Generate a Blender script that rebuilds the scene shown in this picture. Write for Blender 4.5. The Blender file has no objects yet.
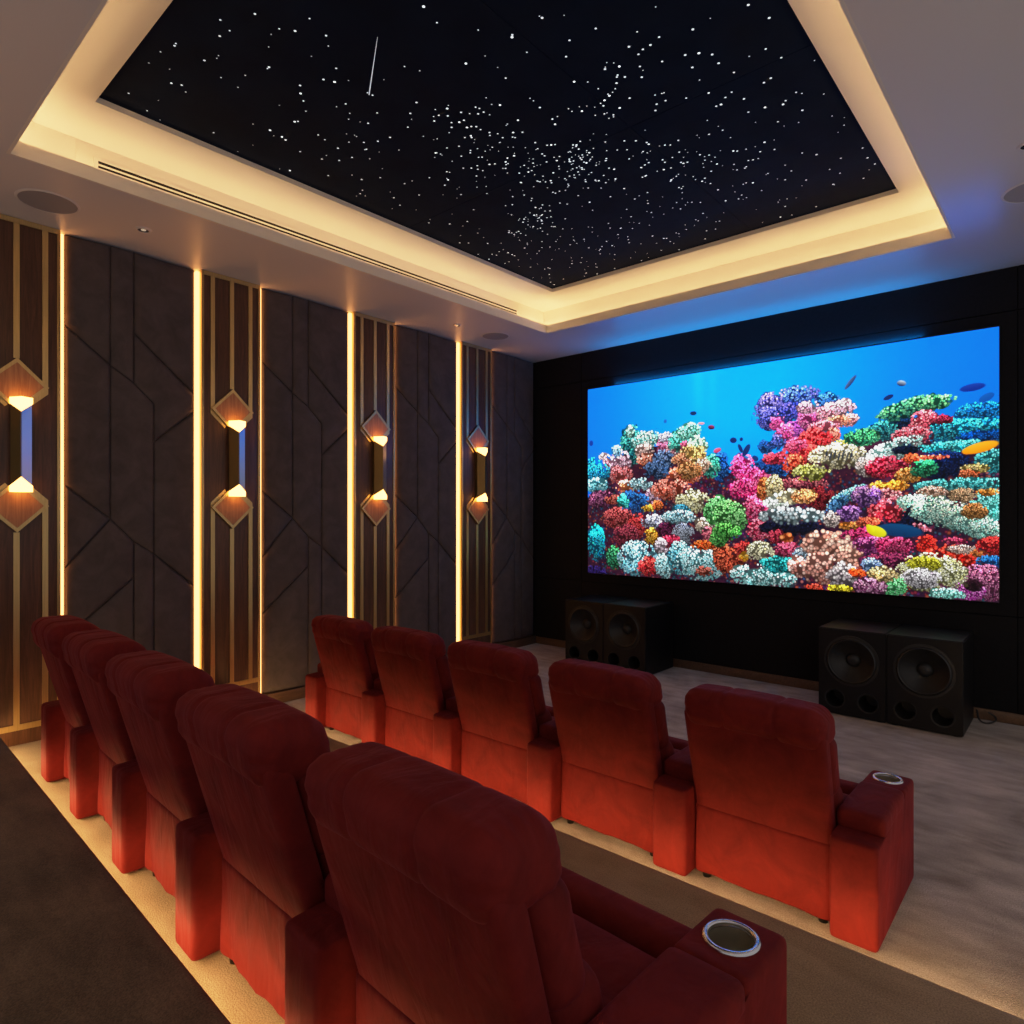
import bpy, bmesh, math, random
import numpy as np
from mathutils import Vector, Matrix
random.seed(7)
RNG = np.random.default_rng(11)
C = bpy.context.scene.collection
PI = math.pi

# ------------------------------------------------------------------ camera
CAMZ, FPX, HV = 2.0, 648.0, 514.0
YAW = math.radians(41.5)
cd = bpy.data.cameras.new('camera'); cam = bpy.data.objects.new('camera', cd); C.objects.link(cam)
cam.location = (0, 0, CAMZ); cam.rotation_euler = (PI/2, 0, YAW)
cd.sensor_width = 36; cd.lens = 36*FPX/1024; cd.shift_y = (HV-512)/1024
cd.clip_start = 0.02
bpy.context.scene.camera = cam
FX, FY = -math.sin(YAW), math.cos(YAW)
def ray(u, v):
    a = (u-512)/FPX
    return Vector((FX+FY*a, FY-FX*a, (HV-v)/FPX))
def on_z(u, v, z):                      # measurement of the photograph: point of a horizontal plane
    d = ray(u, v); t = (z-CAMZ)/d.z
    return Vector((d.x*t, d.y*t, z))

# ------------------------------------------------------------------ helpers
def tag(o, label=None, cat=None, group=None, kind=None):
    if label: o['label'] = label
    if cat: o['category'] = cat
    if group: o['group'] = group
    if kind: o['kind'] = kind
    return o
def empty(name, loc=(0, 0, 0), rz=0):
    o = bpy.data.objects.new(name, None); C.objects.link(o)
    o.empty_display_size = 0.1
    o.location = loc; o.rotation_euler = (0, 0, rz)
    return o
def finish(bm, name, mat, smooth=True, angle=40):
    bmesh.ops.recalc_face_normals(bm, faces=bm.faces[:])
    me = bpy.data.meshes.new(name); bm.to_mesh(me); bm.free()
    if mat: me.materials.append(mat)
    if smooth:
        me.polygons.foreach_set('use_smooth', [True]*len(me.polygons))
        if angle: me.set_sharp_from_angle(angle=math.radians(angle))
    return me
def link(name, me, parent=None, loc=(0, 0, 0)):
    o = bpy.data.objects.new(name, me); C.objects.link(o)
    o.location = loc
    if parent: o.parent = parent
    return o
def box(bm, x0, x1, y0, y1, z0, z1):
    vs = [bm.verts.new(p) for p in ((x0,y0,z0),(x1,y0,z0),(x1,y1,z0),(x0,y1,z0),(x0,y0,z1),(x1,y0,z1),(x1,y1,z1),(x0,y1,z1))]
    for f in ((0,3,2,1),(4,5,6,7),(0,1,5,4),(1,2,6,5),(2,3,7,6),(3,0,4,7)):
        bm.faces.new([vs[i] for i in f])
    return vs
def boxes(name, mat, lst, bevel=0.0, seg=2):
    bm = bmesh.new()
    for b in lst: box(bm, *b)
    if bevel:
        bmesh.ops.bevel(bm, geom=bm.edges[:], offset=bevel, segments=seg, profile=0.5, affect='EDGES')
    return finish(bm, name, mat, smooth=bool(bevel), angle=35)
def prism(bm, pts, axis, a0, a1):
    """closed polygon PTS (2-D) extruded along axis 'x' / 'y' / 'z'"""
    def P(p, a):
        return {'x': (a, p[0], p[1]), 'y': (p[0], a, p[1]), 'z': (p[0], p[1], a)}[axis]
    A = [bm.verts.new(P(p, a0)) for p in pts]; B = [bm.verts.new(P(p, a1)) for p in pts]
    bm.faces.new(A); bm.faces.new(B[::-1])
    n = len(pts)
    for i in range(n):
        bm.faces.new((A[i], B[i], B[(i+1) % n], A[(i+1) % n]))
def rbox(name, mat, half, r, cuts=14, deform=None, center=(0, 0, 0)):
    bm = bmesh.new()
    bmesh.ops.create_cube(bm, size=2)
    bmesh.ops.subdivide_edges(bm, edges=bm.edges[:], cuts=cuts, use_grid_fill=True)
    h = Vector(half)
    for v in bm.verts:
        p = [math.sin(c*PI/2)*k for c, k in zip(v.co, h)]
        q = Vector([max(-(k-r), min(k-r, c)) for c, k in zip(p, h)])
        d = Vector(p)-q
        if d.length > 1e-9: p = q+d.normalized()*r
        p = Vector(p)
        if deform: p = Vector(deform(p))
        v.co = p+Vector(center)
    return finish(bm, name, mat, angle=0)
def lathe(bm, prof, n=32, M=None):
    """profile of (radius, height) around local z; M places it"""
    M = M or Matrix.Identity(4)
    rings = []
    for r, z in prof:
        if r < 1e-6: rings.append([bm.verts.new(M @ Vector((0, 0, z)))])
        else: rings.append([bm.verts.new(M @ Vector((r*math.cos(2*PI*i/n), r*math.sin(2*PI*i/n), z))) for i in range(n)])
    for a, b in zip(rings, rings[1:]):
        if len(a) == 1 and len(b) == 1: continue
        for i in range(n):
            j = (i+1) % n
            if len(a) == 1: bm.faces.new((a[0], b[i], b[j]))
            elif len(b) == 1: bm.faces.new((a[i], b[0], a[j]))
            else: bm.faces.new((a[i], b[i], b[j], a[j]))
def tube(name, mat, pts, r, n=8):
    cu = bpy.data.curves.new(name, 'CURVE'); cu.dimensions = '3D'; cu.bevel_depth = r; cu.bevel_resolution = 2
    sp = cu.splines.new('BEZIER'); sp.bezier_points.add(len(pts)-1)
    for b, p in zip(sp.bezier_points, pts):
        b.co = p; b.handle_left_type = b.handle_right_type = 'AUTO'
    if mat: cu.materials.append(mat)
    return cu
def boolean(me, cutter_bm):
    """ME minus the cutter, as a new mesh"""
    bmesh.ops.recalc_face_normals(cutter_bm, faces=cutter_bm.faces[:])
    cm = bpy.data.meshes.new('cut'); cutter_bm.to_mesh(cm); cutter_bm.free()
    a = bpy.data.objects.new('a', me); b = bpy.data.objects.new('b', cm)
    C.objects.link(a); C.objects.link(b)
    m = a.modifiers.new('m', 'BOOLEAN'); m.object = b; m.operation = 'DIFFERENCE'; m.solver = 'EXACT'
    dg = bpy.context.evaluated_depsgraph_get(); dg.update()
    out = bpy.data.meshes.new_from_object(a.evaluated_get(dg))
    for o in (a, b): bpy.data.objects.remove(o)
    bpy.data.meshes.remove(cm)
    return out

# ------------------------------------------------------------------ materials
def lin(c):
    return tuple(((x/12.92) if x <= .04045 else ((x+.055)/1.055)**2.4) for x in c)
def hexlin(h):
    return lin([int(h[i:i+2], 16)/255 for i in (0, 2, 4)])
class N:
    def __init__(s, name):
        s.m = bpy.data.materials.new(name); s.m.use_nodes = True
        s.t = s.m.node_tree; s.b = s.t.nodes['Principled BSDF']
    def n(s, typ, **kw):
        o = s.t.nodes.new(typ)
        for k, v in kw.items():
            if k in o.inputs: o.inputs[k].default_value = v
            else: setattr(o, k, v)
        return o
    def l(s, a, b): s.t.links.new(a, b)
    def p(s, **kw):
        for k, v in kw.items():
            k = k.replace('_', ' ')
            if k in ('Base Color', 'Emission Color', 'Sheen Tint', 'Specular Tint') and len(v) == 3: v = (*v, 1)
            s.b.inputs[k].default_value = v
        return s
def ramp(n, stops):
    r = n.n('ShaderNodeValToRGB'); e = r.color_ramp.elements
    while len(e) < len(stops): e.new(.5)
    for x, (p, c) in zip(e, stops): x.position = p; x.color = (*c, 1)
    return r
def noisy(name, c0, c1, scale=3, detail=4, rough=.8, bump=0.0, bscale=200, stretch=(1, 1, 1), bdist=.01, contrast=(.3, .7), **kw):
    n = N(name); tc = n.n('ShaderNodeTexCoord'); mp = n.n('ShaderNodeMapping'); mp.inputs['Scale'].default_value = stretch
    n.l(tc.outputs['Object'], mp.inputs['Vector'])
    t = n.n('ShaderNodeTexNoise', Scale=scale, Detail=detail); n.l(mp.outputs[0], t.inputs['Vector'])
    r = ramp(n, [(contrast[0], c0), (contrast[1], c1)]); n.l(t.outputs['Fac'], r.inputs[0]); n.l(r.outputs[0], n.b.inputs['Base Color'])
    n.p(Roughness=rough, **kw)
    if bump:
        t2 = n.n('ShaderNodeTexNoise', Scale=bscale, Detail=2); n.l(mp.outputs[0], t2.inputs['Vector'])
        b = n.n('ShaderNodeBump', Strength=bump, Distance=bdist); n.l(t2.outputs['Fac'], b.inputs['Height']); n.l(b.outputs[0], n.b.inputs['Normal'])
    return n.m
def plain(name, c, rough=.5, metal=0.0, **kw):
    return N(name).p(Base_Color=c, Roughness=rough, Metallic=metal, **kw).m
def glow(name, c, s):
    return N(name).p(Base_Color=(.8, .8, .8), Emission_Color=c, Emission_Strength=s).m

def carpet(name, c0, c1):
    n = N(name); tc = n.n('ShaderNodeTexCoord')
    big = n.n('ShaderNodeTexNoise', Scale=1.6, Detail=5, Roughness=.62, Distortion=.8); n.l(tc.outputs['Object'], big.inputs['Vector'])
    mp = n.n('ShaderNodeMapping'); mp.inputs['Scale'].default_value = (2.2, 7, 1); mp.inputs['Rotation'].default_value = (0, 0, .5)
    n.l(tc.outputs['Object'], mp.inputs['Vector'])
    brush = n.n('ShaderNodeTexNoise', Scale=1.4, Detail=4); n.l(mp.outputs[0], brush.inputs['Vector'])
    mix = n.n('ShaderNodeMix', data_type='FLOAT'); mix.inputs[0].default_value = .4
    n.l(big.outputs['Fac'], mix.inputs[2]); n.l(brush.outputs['Fac'], mix.inputs[3])
    r = ramp(n, [(.34, c0), (.66, c1)]); n.l(mix.outputs[0], r.inputs[0])
    fine = n.n('ShaderNodeTexNoise', Scale=150, Detail=3); n.l(tc.outputs['Object'], fine.inputs['Vector'])
    fr = ramp(n, [(.3, (.62, .62, .62)), (.7, (1.2, 1.2, 1.2))]); n.l(fine.outputs['Fac'], fr.inputs[0])
    mul = n.n('ShaderNodeMix', data_type='RGBA', blend_type='MULTIPLY'); mul.inputs[0].default_value = 1
    n.l(r.outputs[0], mul.inputs[6]); n.l(fr.outputs[0], mul.inputs[7]); n.l(mul.outputs[2], n.b.inputs['Base Color'])
    b = n.n('ShaderNodeBump', Strength=.5, Distance=.008); n.l(fine.outputs['Fac'], b.inputs['Height']); n.l(b.outputs[0], n.b.inputs['Normal'])
    n.p(Roughness=.95, Sheen_Weight=.15, Specular_IOR_Level=.1)
    return n.m
def velvet(name, c0, c1, sheen, tint, wr=.45):
    n = N(name); tc = n.n('ShaderNodeTexCoord')
    t = n.n('ShaderNodeTexNoise', Scale=5, Detail=6, Roughness=.65, Distortion=.6); n.l(tc.outputs['Object'], t.inputs['Vector'])
    r = ramp(n, [(.25, c0), (.72, c1)]); n.l(t.outputs['Fac'], r.inputs[0]); n.l(r.outputs[0], n.b.inputs['Base Color'])
    mp = n.n('ShaderNodeMapping'); mp.inputs['Scale'].default_value = (7, 4, 2.2); n.l(tc.outputs['Object'], mp.inputs['Vector'])
    w = n.n('ShaderNodeTexNoise', Scale=1.5, Detail=3, Distortion=.7); n.l(mp.outputs[0], w.inputs['Vector'])
    f = n.n('ShaderNodeTexNoise', Scale=350, Detail=1); n.l(tc.outputs['Object'], f.inputs['Vector'])
    b1 = n.n('ShaderNodeBump', Strength=wr, Distance=.03); n.l(w.outputs['Fac'], b1.inputs['Height'])
    b2 = n.n('ShaderNodeBump', Strength=.15, Distance=.002); n.l(f.outputs['Fac'], b2.inputs['Height']); n.l(b1.outputs[0], b2.inputs['Normal'])
    n.l(b2.outputs[0], n.b.inputs['Normal'])
    n.p(Roughness=.75, Sheen_Weight=sheen, Sheen_Roughness=.35, Sheen_Tint=tint, Specular_IOR_Level=.12)
    return n.m
def wood(name, c0, c1, axis=2, rough=.38):
    n = N(name); tc = n.n('ShaderNodeTexCoord'); mp = n.n('ShaderNodeMapping')
    sc = [14, 14, 14]; sc[axis] = .9; mp.inputs['Scale'].default_value = sc
    n.l(tc.outputs['Object'], mp.inputs['Vector'])
    t = n.n('ShaderNodeTexNoise', Scale=2.2, Detail=8, Roughness=.7, Distortion=1.1); n.l(mp.outputs[0], t.inputs['Vector'])
    r = ramp(n, [(.3, c0), (.7, c1)]); n.l(t.outputs['Fac'], r.inputs[0]); n.l(r.outputs[0], n.b.inputs['Base Color'])
    b = n.n('ShaderNodeBump', Strength=.08, Distance=.004); n.l(t.outputs['Fac'], b.inputs['Height']); n.l(b.outputs[0], n.b.inputs['Normal'])
    n.p(Roughness=rough)
    return n.m

WARM = (1.0, .60, .20)
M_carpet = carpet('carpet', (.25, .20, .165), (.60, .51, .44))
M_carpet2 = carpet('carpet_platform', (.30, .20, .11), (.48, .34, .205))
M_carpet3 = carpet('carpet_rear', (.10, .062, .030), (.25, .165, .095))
M_velvet = velvet('red_velvet', (.09, .0065, .006), (.19, .0155, .0125), .09, (1, .16, .36))
M_suede = velvet('brown_suede', (.074, .057, .052), (.125, .098, .092), .25, (.75, .65, .75), wr=.06)
M_walnut = wood('walnut', (.05, .022, .012), (.17, .075, .04))
M_diamond = wood('walnut_light', (.34, .125, .048), (.62, .29, .12))
M_base = wood('wood_base', (.07, .035, .018), (.15, .08, .042), axis=1, rough=.5)
M_gold = noisy('brushed_brass', (.62, .43, .17), (.74, .52, .23), scale=3, rough=.36, stretch=(30, 30, 1), Metallic=.85)
M_bronze = plain('bronze_tube', (.30, .20, .075), .4, .9)
# soffit paint: satin, with a glossier coat towards the screen
def _soffit():
    n = N('soffit_paint'); n.p(Base_Color=(.72, .685, .66), Roughness=.42, Specular_IOR_Level=.4, Coat_Roughness=.27, Coat_IOR=3.6)
    tc = n.n('ShaderNodeTexCoord'); sp = n.n('ShaderNodeSeparateXYZ'); n.l(tc.outputs['Object'], sp.inputs[0])
    fs = []
    for o, a, b in ((0, -5.7, -4.3), (1, 5.2, 6.6)):
        m = n.n('ShaderNodeMapRange', interpolation_type='SMOOTHSTEP'); m.inputs[1].default_value = a; m.inputs[2].default_value = b
        n.l(sp.outputs[o], m.inputs[0]); fs.append(m)
    mu = n.n('ShaderNodeMath', operation='MULTIPLY'); n.l(fs[0].outputs[0], mu.inputs[0]); n.l(fs[1].outputs[0], mu.inputs[1])
    n.l(mu.outputs[0], n.b.inputs['Coat Weight'])
    return n.m
M_soffit = _soffit()
M_cove = plain('cove_paint', (.82, .76, .66), .6)
M_black = noisy('black_fabric', (.0055, .0055, .0065), (.009, .009, .011), scale=40, rough=.85, bump=.2, bscale=300, Specular_IOR_Level=.2)
M_star = noisy('star_fabric', (.002, .007, .020), (.003, .011, .032), scale=3, rough=.85, bump=.1, bscale=200, Specular_IOR_Level=.12)
M_sub = noisy('speaker_black', (.005, .005, .006), (.008, .008, .009), scale=30, rough=.42, Specular_IOR_Level=.3)
M_rubber = plain('rubber', (.012, .012, .012), .45)
M_cone = noisy('cone_paper', (.008, .0078, .0075), (.014, .0132, .0125), scale=20, rough=.5)
M_port = plain('port_black', (.002, .002, .002), .8)
M_grille = noisy('speaker_grille', (.32, .30, .30), (.39, .37, .36), scale=300, rough=.7)
M_white = plain('white_trim', (.72, .68, .64), .5)
M_dark = plain('dark_wall', (.06, .05, .045), .9)
M_steel = plain('brushed_steel', (.72, .72, .74), .22, 1.0)
M_cupin = plain('cup_lining', (.42, .37, .27), .5, .8)
M_slot = plain('vent_dark', (.004, .004, .004), .9)
M_blackmetal = plain('black_metal', (.01, .01, .01), .35, .5)
M_cove_led = glow('cove_led', (1, .63, .31), 15)
M_wall_led = glow('wall_led', (1, .37, .095), 5)
M_step_led = glow('step_led', (1, .60, .25), 30)
M_tube_lit = plain('tube_face_lit', (.62, .62, .60), .28, 1.0)  # paler tube metal standing in for light reflected off the screen
M_lamp = glow('sconce_glass', (1, .40, .08), 7.5)
M_bulb = glow('downlight_lamp', (1, .8, .5), .35)
M_starpt = glow('star_point', (.78, .90, 1.0), 1.0)
M_starbright = glow('star_point_bright', (.85, .94, 1.0), 1.6)

# ------------------------------------------------------------------ room shell
XL, YF, ZC = -6.37, 7.81, 4.357          # padded wall face, screen wall, soffit
XW, XR, YB = -6.47, .55, -1.2            # bare left wall, right wall, rear wall
Z1, Y1 = .16, 3.02                       # first platform
Z2, Y2 = .33, .930                       # rear platform
def structure(name, me, parent=None):
    return tag(link(name, me, parent), kind='structure')

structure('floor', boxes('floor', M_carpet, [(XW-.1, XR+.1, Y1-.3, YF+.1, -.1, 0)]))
SLANT = -.0285
def platform(name, y0, y1, z, mat, slant=0):
    bm = bmesh.new()
    # carpeted deck with a rounded nosing over a set-back riser
    pts = [(y0, z), (y1-.03, z), (y1-.012, z-.004), (y1-.002, z-.013), (y1, z-.024), (y1-.004, z-.034), (y1-.05, z-.036), (y1-.05, -.05), (y0, -.05)]
    prism(bm, pts, 'x', XW, XR)
    for v in bm.verts:
        if v.co.y > y0+.1: v.co.y += slant*v.co.x
    return structure(name, finish(bm, name, mat, True, 30))
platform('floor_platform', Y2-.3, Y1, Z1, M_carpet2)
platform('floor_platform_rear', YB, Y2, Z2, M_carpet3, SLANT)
structure('wall_left', boxes('wall_left', M_dark, [(XW-.1, XW, YB, YF+.1, -.1, 4.9)]))
# screen wall: black fabric boards with narrow joints around the screen
SX0, SX1, SZ0, SZ1 = -5.387, -.6195, 1.15, 3.798
g = .004
wall_b = [(XW-.1, XR+.1, YF, YF+.1, -.1, 4.9)]
for a, b in ((XW, SX0-.14), (SX0-.14, SX1+.14), (SX1+.14, XR)):
    for c, d in ((.0, SZ0-.13), (SZ0-.13, SZ1+.14), (SZ1+.14, ZC)):
        wall_b.append((a+g, b-g, YF-.03, YF+.02, c+g, d-g))
structure('wall_front', boxes('wall_front', M_black, wall_b))
YFF = YF-.03
structure('baseboard_front', boxes('baseboard_front', M_base, [(XW, XR, YFF-.02, YFF, 0, .105)], .004))

# soffit with its opening, lip, cove, upper tray
OX0, OX1, OY0, OY1 = -5.26, -.85, 1.0, 6.625
def ringboxes(x0, x1, y0, y1, X0, X1, Y0, Y1_, z0, z1):
    """frame between the inner rectangle (small letters) and the outer one"""
    return [(X0, x0, Y0, Y1_, z0, z1), (x1, X1, Y0, Y1_, z0, z1), (x0, x1, Y0, y0, z0, z1), (x0, x1, y1, Y1_, z0, z1)]
structure('ceiling', boxes('ceiling', M_soffit, ringboxes(OX0-.012, OX1+.012, OY0-.012, OY1+.012, XW-.1, XR+.1, YB-.1, YF+.1, ZC, ZC+.02)))
structure('trim_1', boxes('trim_1', M_cove, ringboxes(OX0, OX1, OY0, OY1, OX0-.02, OX1+.02, OY0-.02, OY1+.02, ZC-.001, ZC+.10)))
GAP = .25
IX0, IX1, IY0, IY1 = OX0-GAP, OX1+GAP, OY0-GAP, OY1+GAP
ZT = 4.74
PX0, PX1, PY0, PY1 = -4.93, -1.19, 1.39, 6.32
structure('ceiling_cove', boxes('ceiling_cove', M_cove, ringboxes(IX0, IX1, IY0, IY1, IX0-.05, IX1+.05, IY0-.05, IY1+.05, ZC+.02, ZT+.05)))
structure('ceiling_tray', boxes('ceiling_tray', M_cove, ringboxes(PX0, PX1, PY0, PY1, IX0, IX1, IY0, IY1, ZT, ZT+.05)))
structure('ceiling_slab', boxes('ceiling_slab', M_dark, [(XW-.1, XR+.1, YB-.1, YF+.1, 4.9, 5.0)]))
# cove light strips
for nm, b in (('left', (OX0-.13, OX0-.10, IY0+.06, IY1-.06)), ('right', (OX1+.10, OX1+.13, IY0+.06, IY1-.06)),
              ('front', (IX0+.06, IX1-.06, OY1+.10, OY1+.13)), ('rear', (IX0+.06, IX1-.06, OY0-.13, OY0-.10))):
    o = link('light_strip', boxes('light_strip', M_cove_led, [(b[0], b[1], b[2], b[3], ZC+.02, ZC+.032)]))
    where = {'left': 'along the wall with the sconces', 'right': 'on the side away from the sconces',
             'front': 'on the side of the video screen', 'rear': 'on the side opposite the video screen'}[nm]
    tag(o, 'warm white light strip hidden in the ceiling cove '+where, 'light strip', 'cove light strips')
# step lights under the nosings
for nm, y, z in (('front', Y1, Z1), ('rear', Y2, Z2)):
    me = boxes('step_light', M_step_led, [(XW+.2, XR-.05, y-.030, y-.016, z-.074, z-.037)])
    if nm == 'rear':
        for v in me.vertices: v.co.y += SLANT*v.co.x
    o = link('step_light', me)
    tag(o, {'front': 'warm light strip under the carpeted step edge behind the front row of recliners',
            'rear': 'warm light strip under the dark step edge behind the nearer row of recliners'}[nm], 'light strip', 'step edge light strips')

# ------------------------------------------------------------------ star ceiling
root = empty('star_ceiling', ((PX0+PX1)/2, (PY0+PY1)/2, ZT+.04))
tag(root, 'black star ceiling panel with fibre optic points in the lit ceiling tray', 'star ceiling')
def local(me, r):                       # mesh given in world coordinates -> local to its thing
    me.transform(Matrix.Translation(-r.location)); return me
cx, cy = -2.45, 4.05
for a, b in ((PX0, cx-.002), (cx+.002, PX1)):
    for c, d in ((PY0, cy-.002), (cy+.002, PY1)):
        link('fabric_panel', local(boxes('fabric_panel', M_star, [(a, b, c, d, ZT+.04, ZT+.07)]), root), root)
ZS = ZT+.039
pts = []
def inside(p): return PX0+.04 < p[0] < PX1-.04 and PY0+.04 < p[1] < PY1-.04
def cluster(n, u, v, su, sv, rot=0):
    k = 0; n = int(n*.6)
    while k < n:
        a, b = RNG.normal(0, su), RNG.normal(0, sv)
        c, s = math.cos(rot), math.sin(rot)
        p = on_z(u+a*c-b*s, max(-250, v+a*s+b*c), ZS)
        if inside(p): pts.append((p.x, p.y)); k += 1
cluster(75, 533, 222, 13, 6, -.55)
cluster(70, 579, 158, 13, 9)
cluster(60, 520, 160, 28, 12)
cluster(70, 560, 178, 30, 14)
cluster(60, 605, 95, 14, 42, .3)
cluster(90, 690, 168, 60, 11)
cluster(55, 475, 130, 30, 16)
cluster(60, 560, 262, 45, 14, .1)
cluster(50, 700, 110, 50, 30)
cluster(120, 640, 205, 90, 32)
cluster(70, 400, 130, 70, 30, .35)
while len(pts) < 900:
    p = (RNG.uniform(PX0, PX1), RNG.uniform(PY0, PY1))
    if inside(p): pts.append(p)
def star_mesh(name, ps, mat):
    bm = bmesh.new()
    for x, y, r in ps:
        vs = [bm.verts.new((x+r*math.cos(k*PI/3), y+r*math.sin(k*PI/3), 0)) for k in range(6)]
        bm.faces.new(vs[::-1])
    me = bpy.data.meshes.new(name); bm.to_mesh(me); bm.free(); me.materials.append(mat); return me
order = RNG.permutation(len(pts))
one = star_mesh('star_light', [(0, 0, .0085)], M_starbright)
for i in order[:95]:
    o = link('star_light', one, root, (pts[i][0]-root.location.x, pts[i][1]-root.location.y, ZS-root.location.z))
rest = [(pts[i][0]-root.location.x, pts[i][1]-root.location.y, float(RNG.choice([.004, .0055, .007, .008]))) for i in order[95:]]
o = link('star_lights', star_mesh('star_lights', rest, M_starpt), root, (0, 0, ZS-root.location.z)); tag(o, kind='stuff')
a, b = on_z(377.5, 37, ZS), on_z(369, 95, ZS)
bm = bmesh.new(); d = (b-a); w = Vector((-d.y, d.x, 0)).normalized()
vs = [bm.verts.new(q-root.location) for q in (a-w*.001, b-w*.0035, b+w*.0035, a+w*.001)]; bm.faces.new(vs)
o = link('shooting_star', finish(bm, 'shooting_star', glow('streak', (.75, .85, 1), .55), False), root); o['label'] = 'thin white streak of a shooting star'

# ------------------------------------------------------------------ ceiling fittings
def ceiling_speaker(x, y, r, label):
    t = empty('ceiling_speaker', (x, y, ZC)); tag(t, label, 'speaker', 'round ceiling speakers')
    bm = bmesh.new(); lathe(bm, [(r*.93, .0), (r*.93, -.006), (r, -.004), (r*1.02, .0)], 48); link('rim', finish(bm, 'rim', M_white), t)
    bm = bmesh.new(); lathe(bm, [(0, -.0035), (r*.6, -.0035), (r*.93, -.003)], 48); link('grille', finish(bm, 'grille', M_grille), t)
ceiling_speaker(-5.87, 1.345, .20, 'round grey ceiling speaker above the wood panel nearest the viewer')
ceiling_speaker(-5.85, 6.28, .185, 'round grey ceiling speaker near the corner beside the screen wall')
ceiling_speaker(-.27, 6.05, .20, 'round grey ceiling speaker cut by the right edge of the photo')
def downlight(x, y, r, label):
    t = empty('downlight', (x, y, ZC)); tag(t, label, 'ceiling light', 'small recessed ceiling lights')
    bm = bmesh.new(); lathe(bm, [(r*.72, .0), (r*.72, -.008), (r, -.005), (r*1.05, .0)], 32); link('rim', finish(bm, 'rim', M_white), t)
    bm = bmesh.new(); lathe(bm, [(0, -.002), (r*.35, -.002), (r*.72, -.006)], 32); link('lamp', finish(bm, 'lamp', M_steel), t)
    bm = bmesh.new(); lathe(bm, [(0, -.006), (r*.3, -.004), (r*.35, -.001)], 24); link('bulb', finish(bm, 'bulb', M_bulb), t)
downlight(-5.85, 2.0, .06, 'small round recessed ceiling light above the first upholstered panel')
downlight(-5.87, 5.6, .05, 'small round recessed ceiling light beside the far left ceiling speaker')
downlight(-.27, 5.29, .06, 'small round recessed ceiling light at the right edge of the photo')

t = empty('air_vent', (IX0, 3.94, 4.585)); tag(t, 'long white linear air vent with black slots in the ceiling cove', 'air vent')
L = 2.37
link('backing', boxes('backing', M_slot, [(.0045, .006, -L, L, -.05, .05)]), t)
fr = [(.001, .012, -L-.03, L+.03, .045, .062), (.001, .012, -L-.03, L+.03, -.062, -.045), (.001, .012, -L-.03, -L, -.045, .045), (.001, .012, L, L+.03, -.045, .045)]
link('frame', boxes('frame', M_cove, fr), t)
for zz in (-.016, .016):
    link('slat', boxes('slat', M_cove, [(.001, .011, -L, L, zz-.006, zz+.006)]), t)
link('access_panel', boxes('access_panel', M_cove, [(.0005, .003, -L-.14, L+.05, -.10, .14)], .0015), t)

# ------------------------------------------------------------------ left wall: pilasters, sconces, padded panels
PC = [1.248, 2.985, 4.722, 6.459]        # pilaster centres
HWp, GRV = .285, .055
ZB = .30
order_words = ['nearest to the viewer', 'second from the viewer', 'third from the viewer', 'closest to the screen wall']
def strip2d(bm, pts, w, x0, x1):
    """a mitred flat bar following the polyline PTS (y, z)"""
    n = len(pts); Ls, Rs = [], []
    for i, p in enumerate(pts):
        p = Vector(p)
        d0 = (p-Vector(pts[i-1])).normalized() if i else None
        d1 = (Vector(pts[i+1])-p).normalized() if i < n-1 else None
        if d0 is None: d0 = d1
        if d1 is None: d1 = d0
        n0, n1 = Vector((-d0.y, d0.x)), Vector((-d1.y, d1.x))
        m = (n0+n1).normalized(); k = (w/2)/max(.3, m.dot(n0))
        Ls.append(p+m*k); Rs.append(p-m*k)
    for i in range(n-1):
        prism(bm, [Ls[i], Ls[i+1], Rs[i+1], Rs[i]], 'x', x0, x1)
DZU, DZL, DH = 3.028, 2.065, .212        # diamond centres and half diagonal
def pilaster(yc, which):
    t = empty('wood_pilaster', (XL, yc, 0))
    tag(t, 'walnut wall pilaster with brass lines, '+which, 'wall panel', 'lit walnut pilasters')
    link('board', boxes('board', M_walnut, [(-.097, 0, -HWp, HWp, .005, ZC-.004)], .003), t)
    bm = bmesh.new()
    s, lw, X0, X1 = .19, .04, -.004, .010
    for z0, z1, sg in ((ZC-.035, DZU, 1), (ZB, DZL, -1)):
        strip2d(bm, [(0, z0), (0, z1+sg*DH)], lw, X0, X1)
        for q in (-1, 1):
            strip2d(bm, [(q*s, z0), (q*s, z1+sg*.01), (q*s, z1-sg*.04), (q*.06, z1-sg*.165)], lw, X0, X1)
    strip2d(bm, [(-HWp+.005, ZC-.025), (HWp-.005, ZC-.025)], .04, X0, X1+.001)
    strip2d(bm, [(-HWp+.005, ZB), (HWp-.005, ZB)], .045, X0, X1+.001)
    link('brass_inlay', finish(bm, 'brass_inlay', M_gold, False), t)
    for q in (-1, 1):
        link('edge_trim', boxes('edge_trim', M_gold, [(-.09, .008, q*HWp-.012, q*HWp+.012, .12, ZC-.004)], .002), t)
    link('plinth', boxes('plinth', M_base, [(-.097, .018, -HWp-.01, HWp+.01, 0.003, .12)], .004), t)
    for q in (-1, 1):
        y = q*(HWp+GRV*.5)
        link('led_strip', boxes('led_strip', M_wall_led, [(-.095, -.040, y-.016, y+.016, .13, ZC-.016)]), t)
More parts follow.
